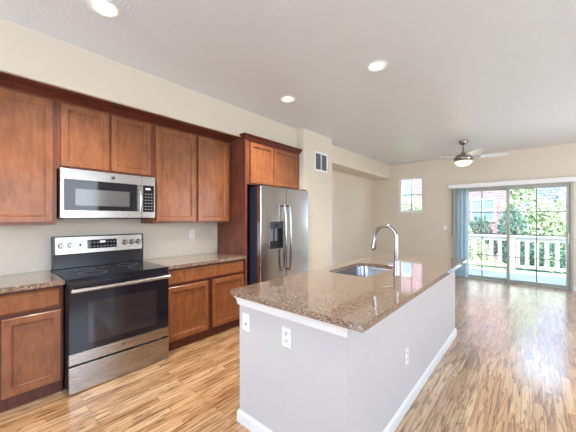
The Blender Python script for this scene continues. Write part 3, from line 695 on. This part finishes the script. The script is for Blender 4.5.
link('frame', B(((-2.7845, va, vz0), (-2.773, va + 0.03, vz1)), ((-2.7845, vb - 0.03, vz0), (-2.773, vb, vz1)), ((-2.7845, va + 0.03, vz0), (-2.773, vb - 0.03, vz0 + 0.03)), ((-2.7845, va + 0.03, vz1 - 0.03), (-2.773, vb - 0.03, vz1)),
               ((-2.7845, (va + vb) / 2 - 0.012, vz0 + 0.03), (-2.775, (va + vb) / 2 + 0.012, vz1 - 0.03))), 'plastic', vt, bevel=0.002)
bm = bmesh.new(); z = vz0 + 0.036
while z < vz1 - 0.036:
    loft(bm, [[(-2.784, y, z - 0.001), (-2.776, y, z - 0.007), (-2.776, y, z - 0.005), (-2.784, y, z + 0.001)] for y in (va + 0.03, vb - 0.03)]); z += 0.012
link('louvers', bm, 'ventgrey', vt)
link('backing', B(((-2.7848, va + 0.02, vz0 + 0.02), (-2.7842, vb - 0.02, vz1 - 0.02))), 'ventgrey', vt)

# ------------------------------------------------------------------ ceiling lights and fan
names = ['recessed ceiling light nearest the camera, cut by the top edge of the photo', 'recessed ceiling light above the refrigerator side, nearest the wall cabinets', 'recessed ceiling light above the island sink, right of the others']
for i, (x, y) in enumerate(LIGHTS):
    t = thing('recessed_light', (x, y, CEIL), names[i], 'ceiling light', 'recessed ceiling lights')
    bm = loft(bmesh.new(), [[(px, py, z) for px, py in circ(x, y, r, 36)] for r, z in ((0.102, CEIL - 0.0005), (0.100, CEIL - 0.006), (0.082, CEIL - 0.010), (0.074, CEIL - 0.004), (0.062, CEIL + 0.030), (0.062, CEIL + 0.034), (0.070, CEIL + 0.034), (0.0775, CEIL + 0.004), (0.0775, CEIL - 0.0005))], closed=True)
    link('trim_ring', bm, 'trim', t, smooth=True)
    link('lens', lathe(bmesh.new(), x, y, [(0.061, CEIL + 0.028), (0.061, CEIL + 0.033)], 32), 'lens', t)
    s_ = lamp('downlight', 'SPOT', (x, y, CEIL + 0.022), (0, 0, 0), 130, (1.0, 0.91, 0.78), spot_size=math.radians(130), spot_blend=0.7, shadow_soft_size=0.05)
    s_.parent = t; s_.location = (0, 0, -0.014)
fnx, fny = -0.985, 6.19
fn = thing('ceiling_fan', (fnx, fny, CEIL), 'five-blade silver ceiling fan with frosted light bowl above the far room', 'ceiling fan')
link('canopy', lathe(bmesh.new(), fnx, fny, [(0.075, CEIL - 0.0005), (0.078, CEIL - 0.012), (0.062, CEIL - 0.055), (0.030, CEIL - 0.075)], 32), 'nickel', fn, smooth=True)
link('downrod', lathe(bmesh.new(), fnx, fny, [(0.014, CEIL - 0.07), (0.014, 2.64)], 16), 'nickel', fn, smooth=True)
link('motor_housing', lathe(bmesh.new(), fnx, fny, [(0.030, 2.65), (0.036, 2.625), (0.095, 2.605), (0.145, 2.575), (0.160, 2.54), (0.160, 2.515), (0.150, 2.49), (0.135, 2.478)], 40), 'nickel', fn, smooth=True)
link('light_bowl', lathe(bmesh.new(), fnx, fny, [(0.138, 2.4775), (0.142, 2.465), (0.128, 2.435), (0.095, 2.408), (0.05, 2.393), (0.008, 2.388)], 36), 'bowl', fn, smooth=True)
for ang in (-58, 14, 86, 158, 230):
    t = math.radians(ang); d_ = Vector((math.cos(t), math.sin(t), 0)); s_ = Vector((-math.sin(t), math.cos(t), 0)); up = Vector((0, 0, 1))
    c0 = Vector((fnx, fny, 2.545)); pit = math.radians(-13); s2 = s_ * math.cos(pit) + up * math.sin(pit); nn = d_.cross(s2)
    out = []
    for r, hw in ((0.20, 0.040), (0.26, 0.052), (0.40, 0.064), (0.56, 0.068), (0.64, 0.062), (0.675, 0.045), (0.685, 0.02)): out.append((r, hw))
    ol = [c0 + d_ * r + s2 * h for r, h in out] + [c0 + d_ * r - s2 * h for r, h in reversed(out)]
    bl = link('blade', loft(bmesh.new(), [[q + nn * 0.003 for q in ol], [q - nn * 0.003 for q in ol]]), 'blade', fn)
    ir = [(0.13, 0.022), (0.20, 0.018), (0.25, 0.034), (0.28, 0.012)]
    oi = [c0 + d_ * r + s2 * h - nn * 0.0045 for r, h in ir] + [c0 + d_ * r - s2 * h - nn * 0.0045 for r, h in reversed(ir)]
    link('blade_iron', loft(bmesh.new(), [[q + nn * 0.0012 for q in oi], [q - nn * 0.003 for q in oi]]), 'nickel', bl)
link('pull_chain', tube(bmesh.new(), [(fnx - 0.145, fny - 0.05, 2.50), (fnx - 0.147, fny - 0.05, 2.36)], 0.003, 8), 'chrome', fn)
s_ = lamp('fan_lamp', 'POINT', (0, 0, 0), (0, 0, 0), 4, (1.0, 0.82, 0.6), shadow_soft_size=0.12); s_.parent = fn; s_.location = (0, 0, -0.56)

# ------------------------------------------------------------------ vertical blinds
vb_ = thing('vertical_blinds', (-0.35, FY, 2.10), 'white vertical blinds drawn to the left of the sliding door', 'blinds')
link('valance', B(((-1.525, FY - 0.115, 2.108), (0.98, FY - 0.100, 2.200)), ((-1.525, FY - 0.100, 2.108), (-1.510, FY - 0.0005, 2.200)), ((0.965, FY - 0.100, 2.108), (0.98, FY - 0.0005, 2.200)), ((-1.51, FY - 0.100, 2.188), (0.965, FY - 0.0005, 2.200))), 'trim', vb_, bevel=0.004)
link('headrail', B(((-1.50, FY - 0.075, 2.125), (0.94, FY - 0.035, 2.165))), 'plastic', vb_)
for i in range(10):
    x = -1.395 + i * 0.028; a_ = math.radians(56 + (i % 3 - 1) * 16); c_ = Vector((x + 0.0, FY - 0.078, 0)); u_ = Vector((math.cos(a_), -math.sin(a_), 0)) * 0.043; n_ = Vector((math.sin(a_), math.cos(a_), 0))
    prof = [c_ + u_ * k + n_ * (0.006 * (1 - k * k)) for k in (-1, -0.5, 0, 0.5, 1)] + [c_ + u_ * k + n_ * (0.006 * (1 - k * k) - 0.0016) for k in (1, 0.5, 0, -0.5, -1)]
    link('vane', loft(bmesh.new(), [[(q.x, q.y, z) for q in prof] for z in (0.035, 2.13)]), 'vane', vb_, smooth=True)
link('wand', tube(bmesh.new(), [(-1.452, FY - 0.06, 2.13), (-1.455, FY - 0.06, 0.98)], 0.006, 8), 'dark', vb_)
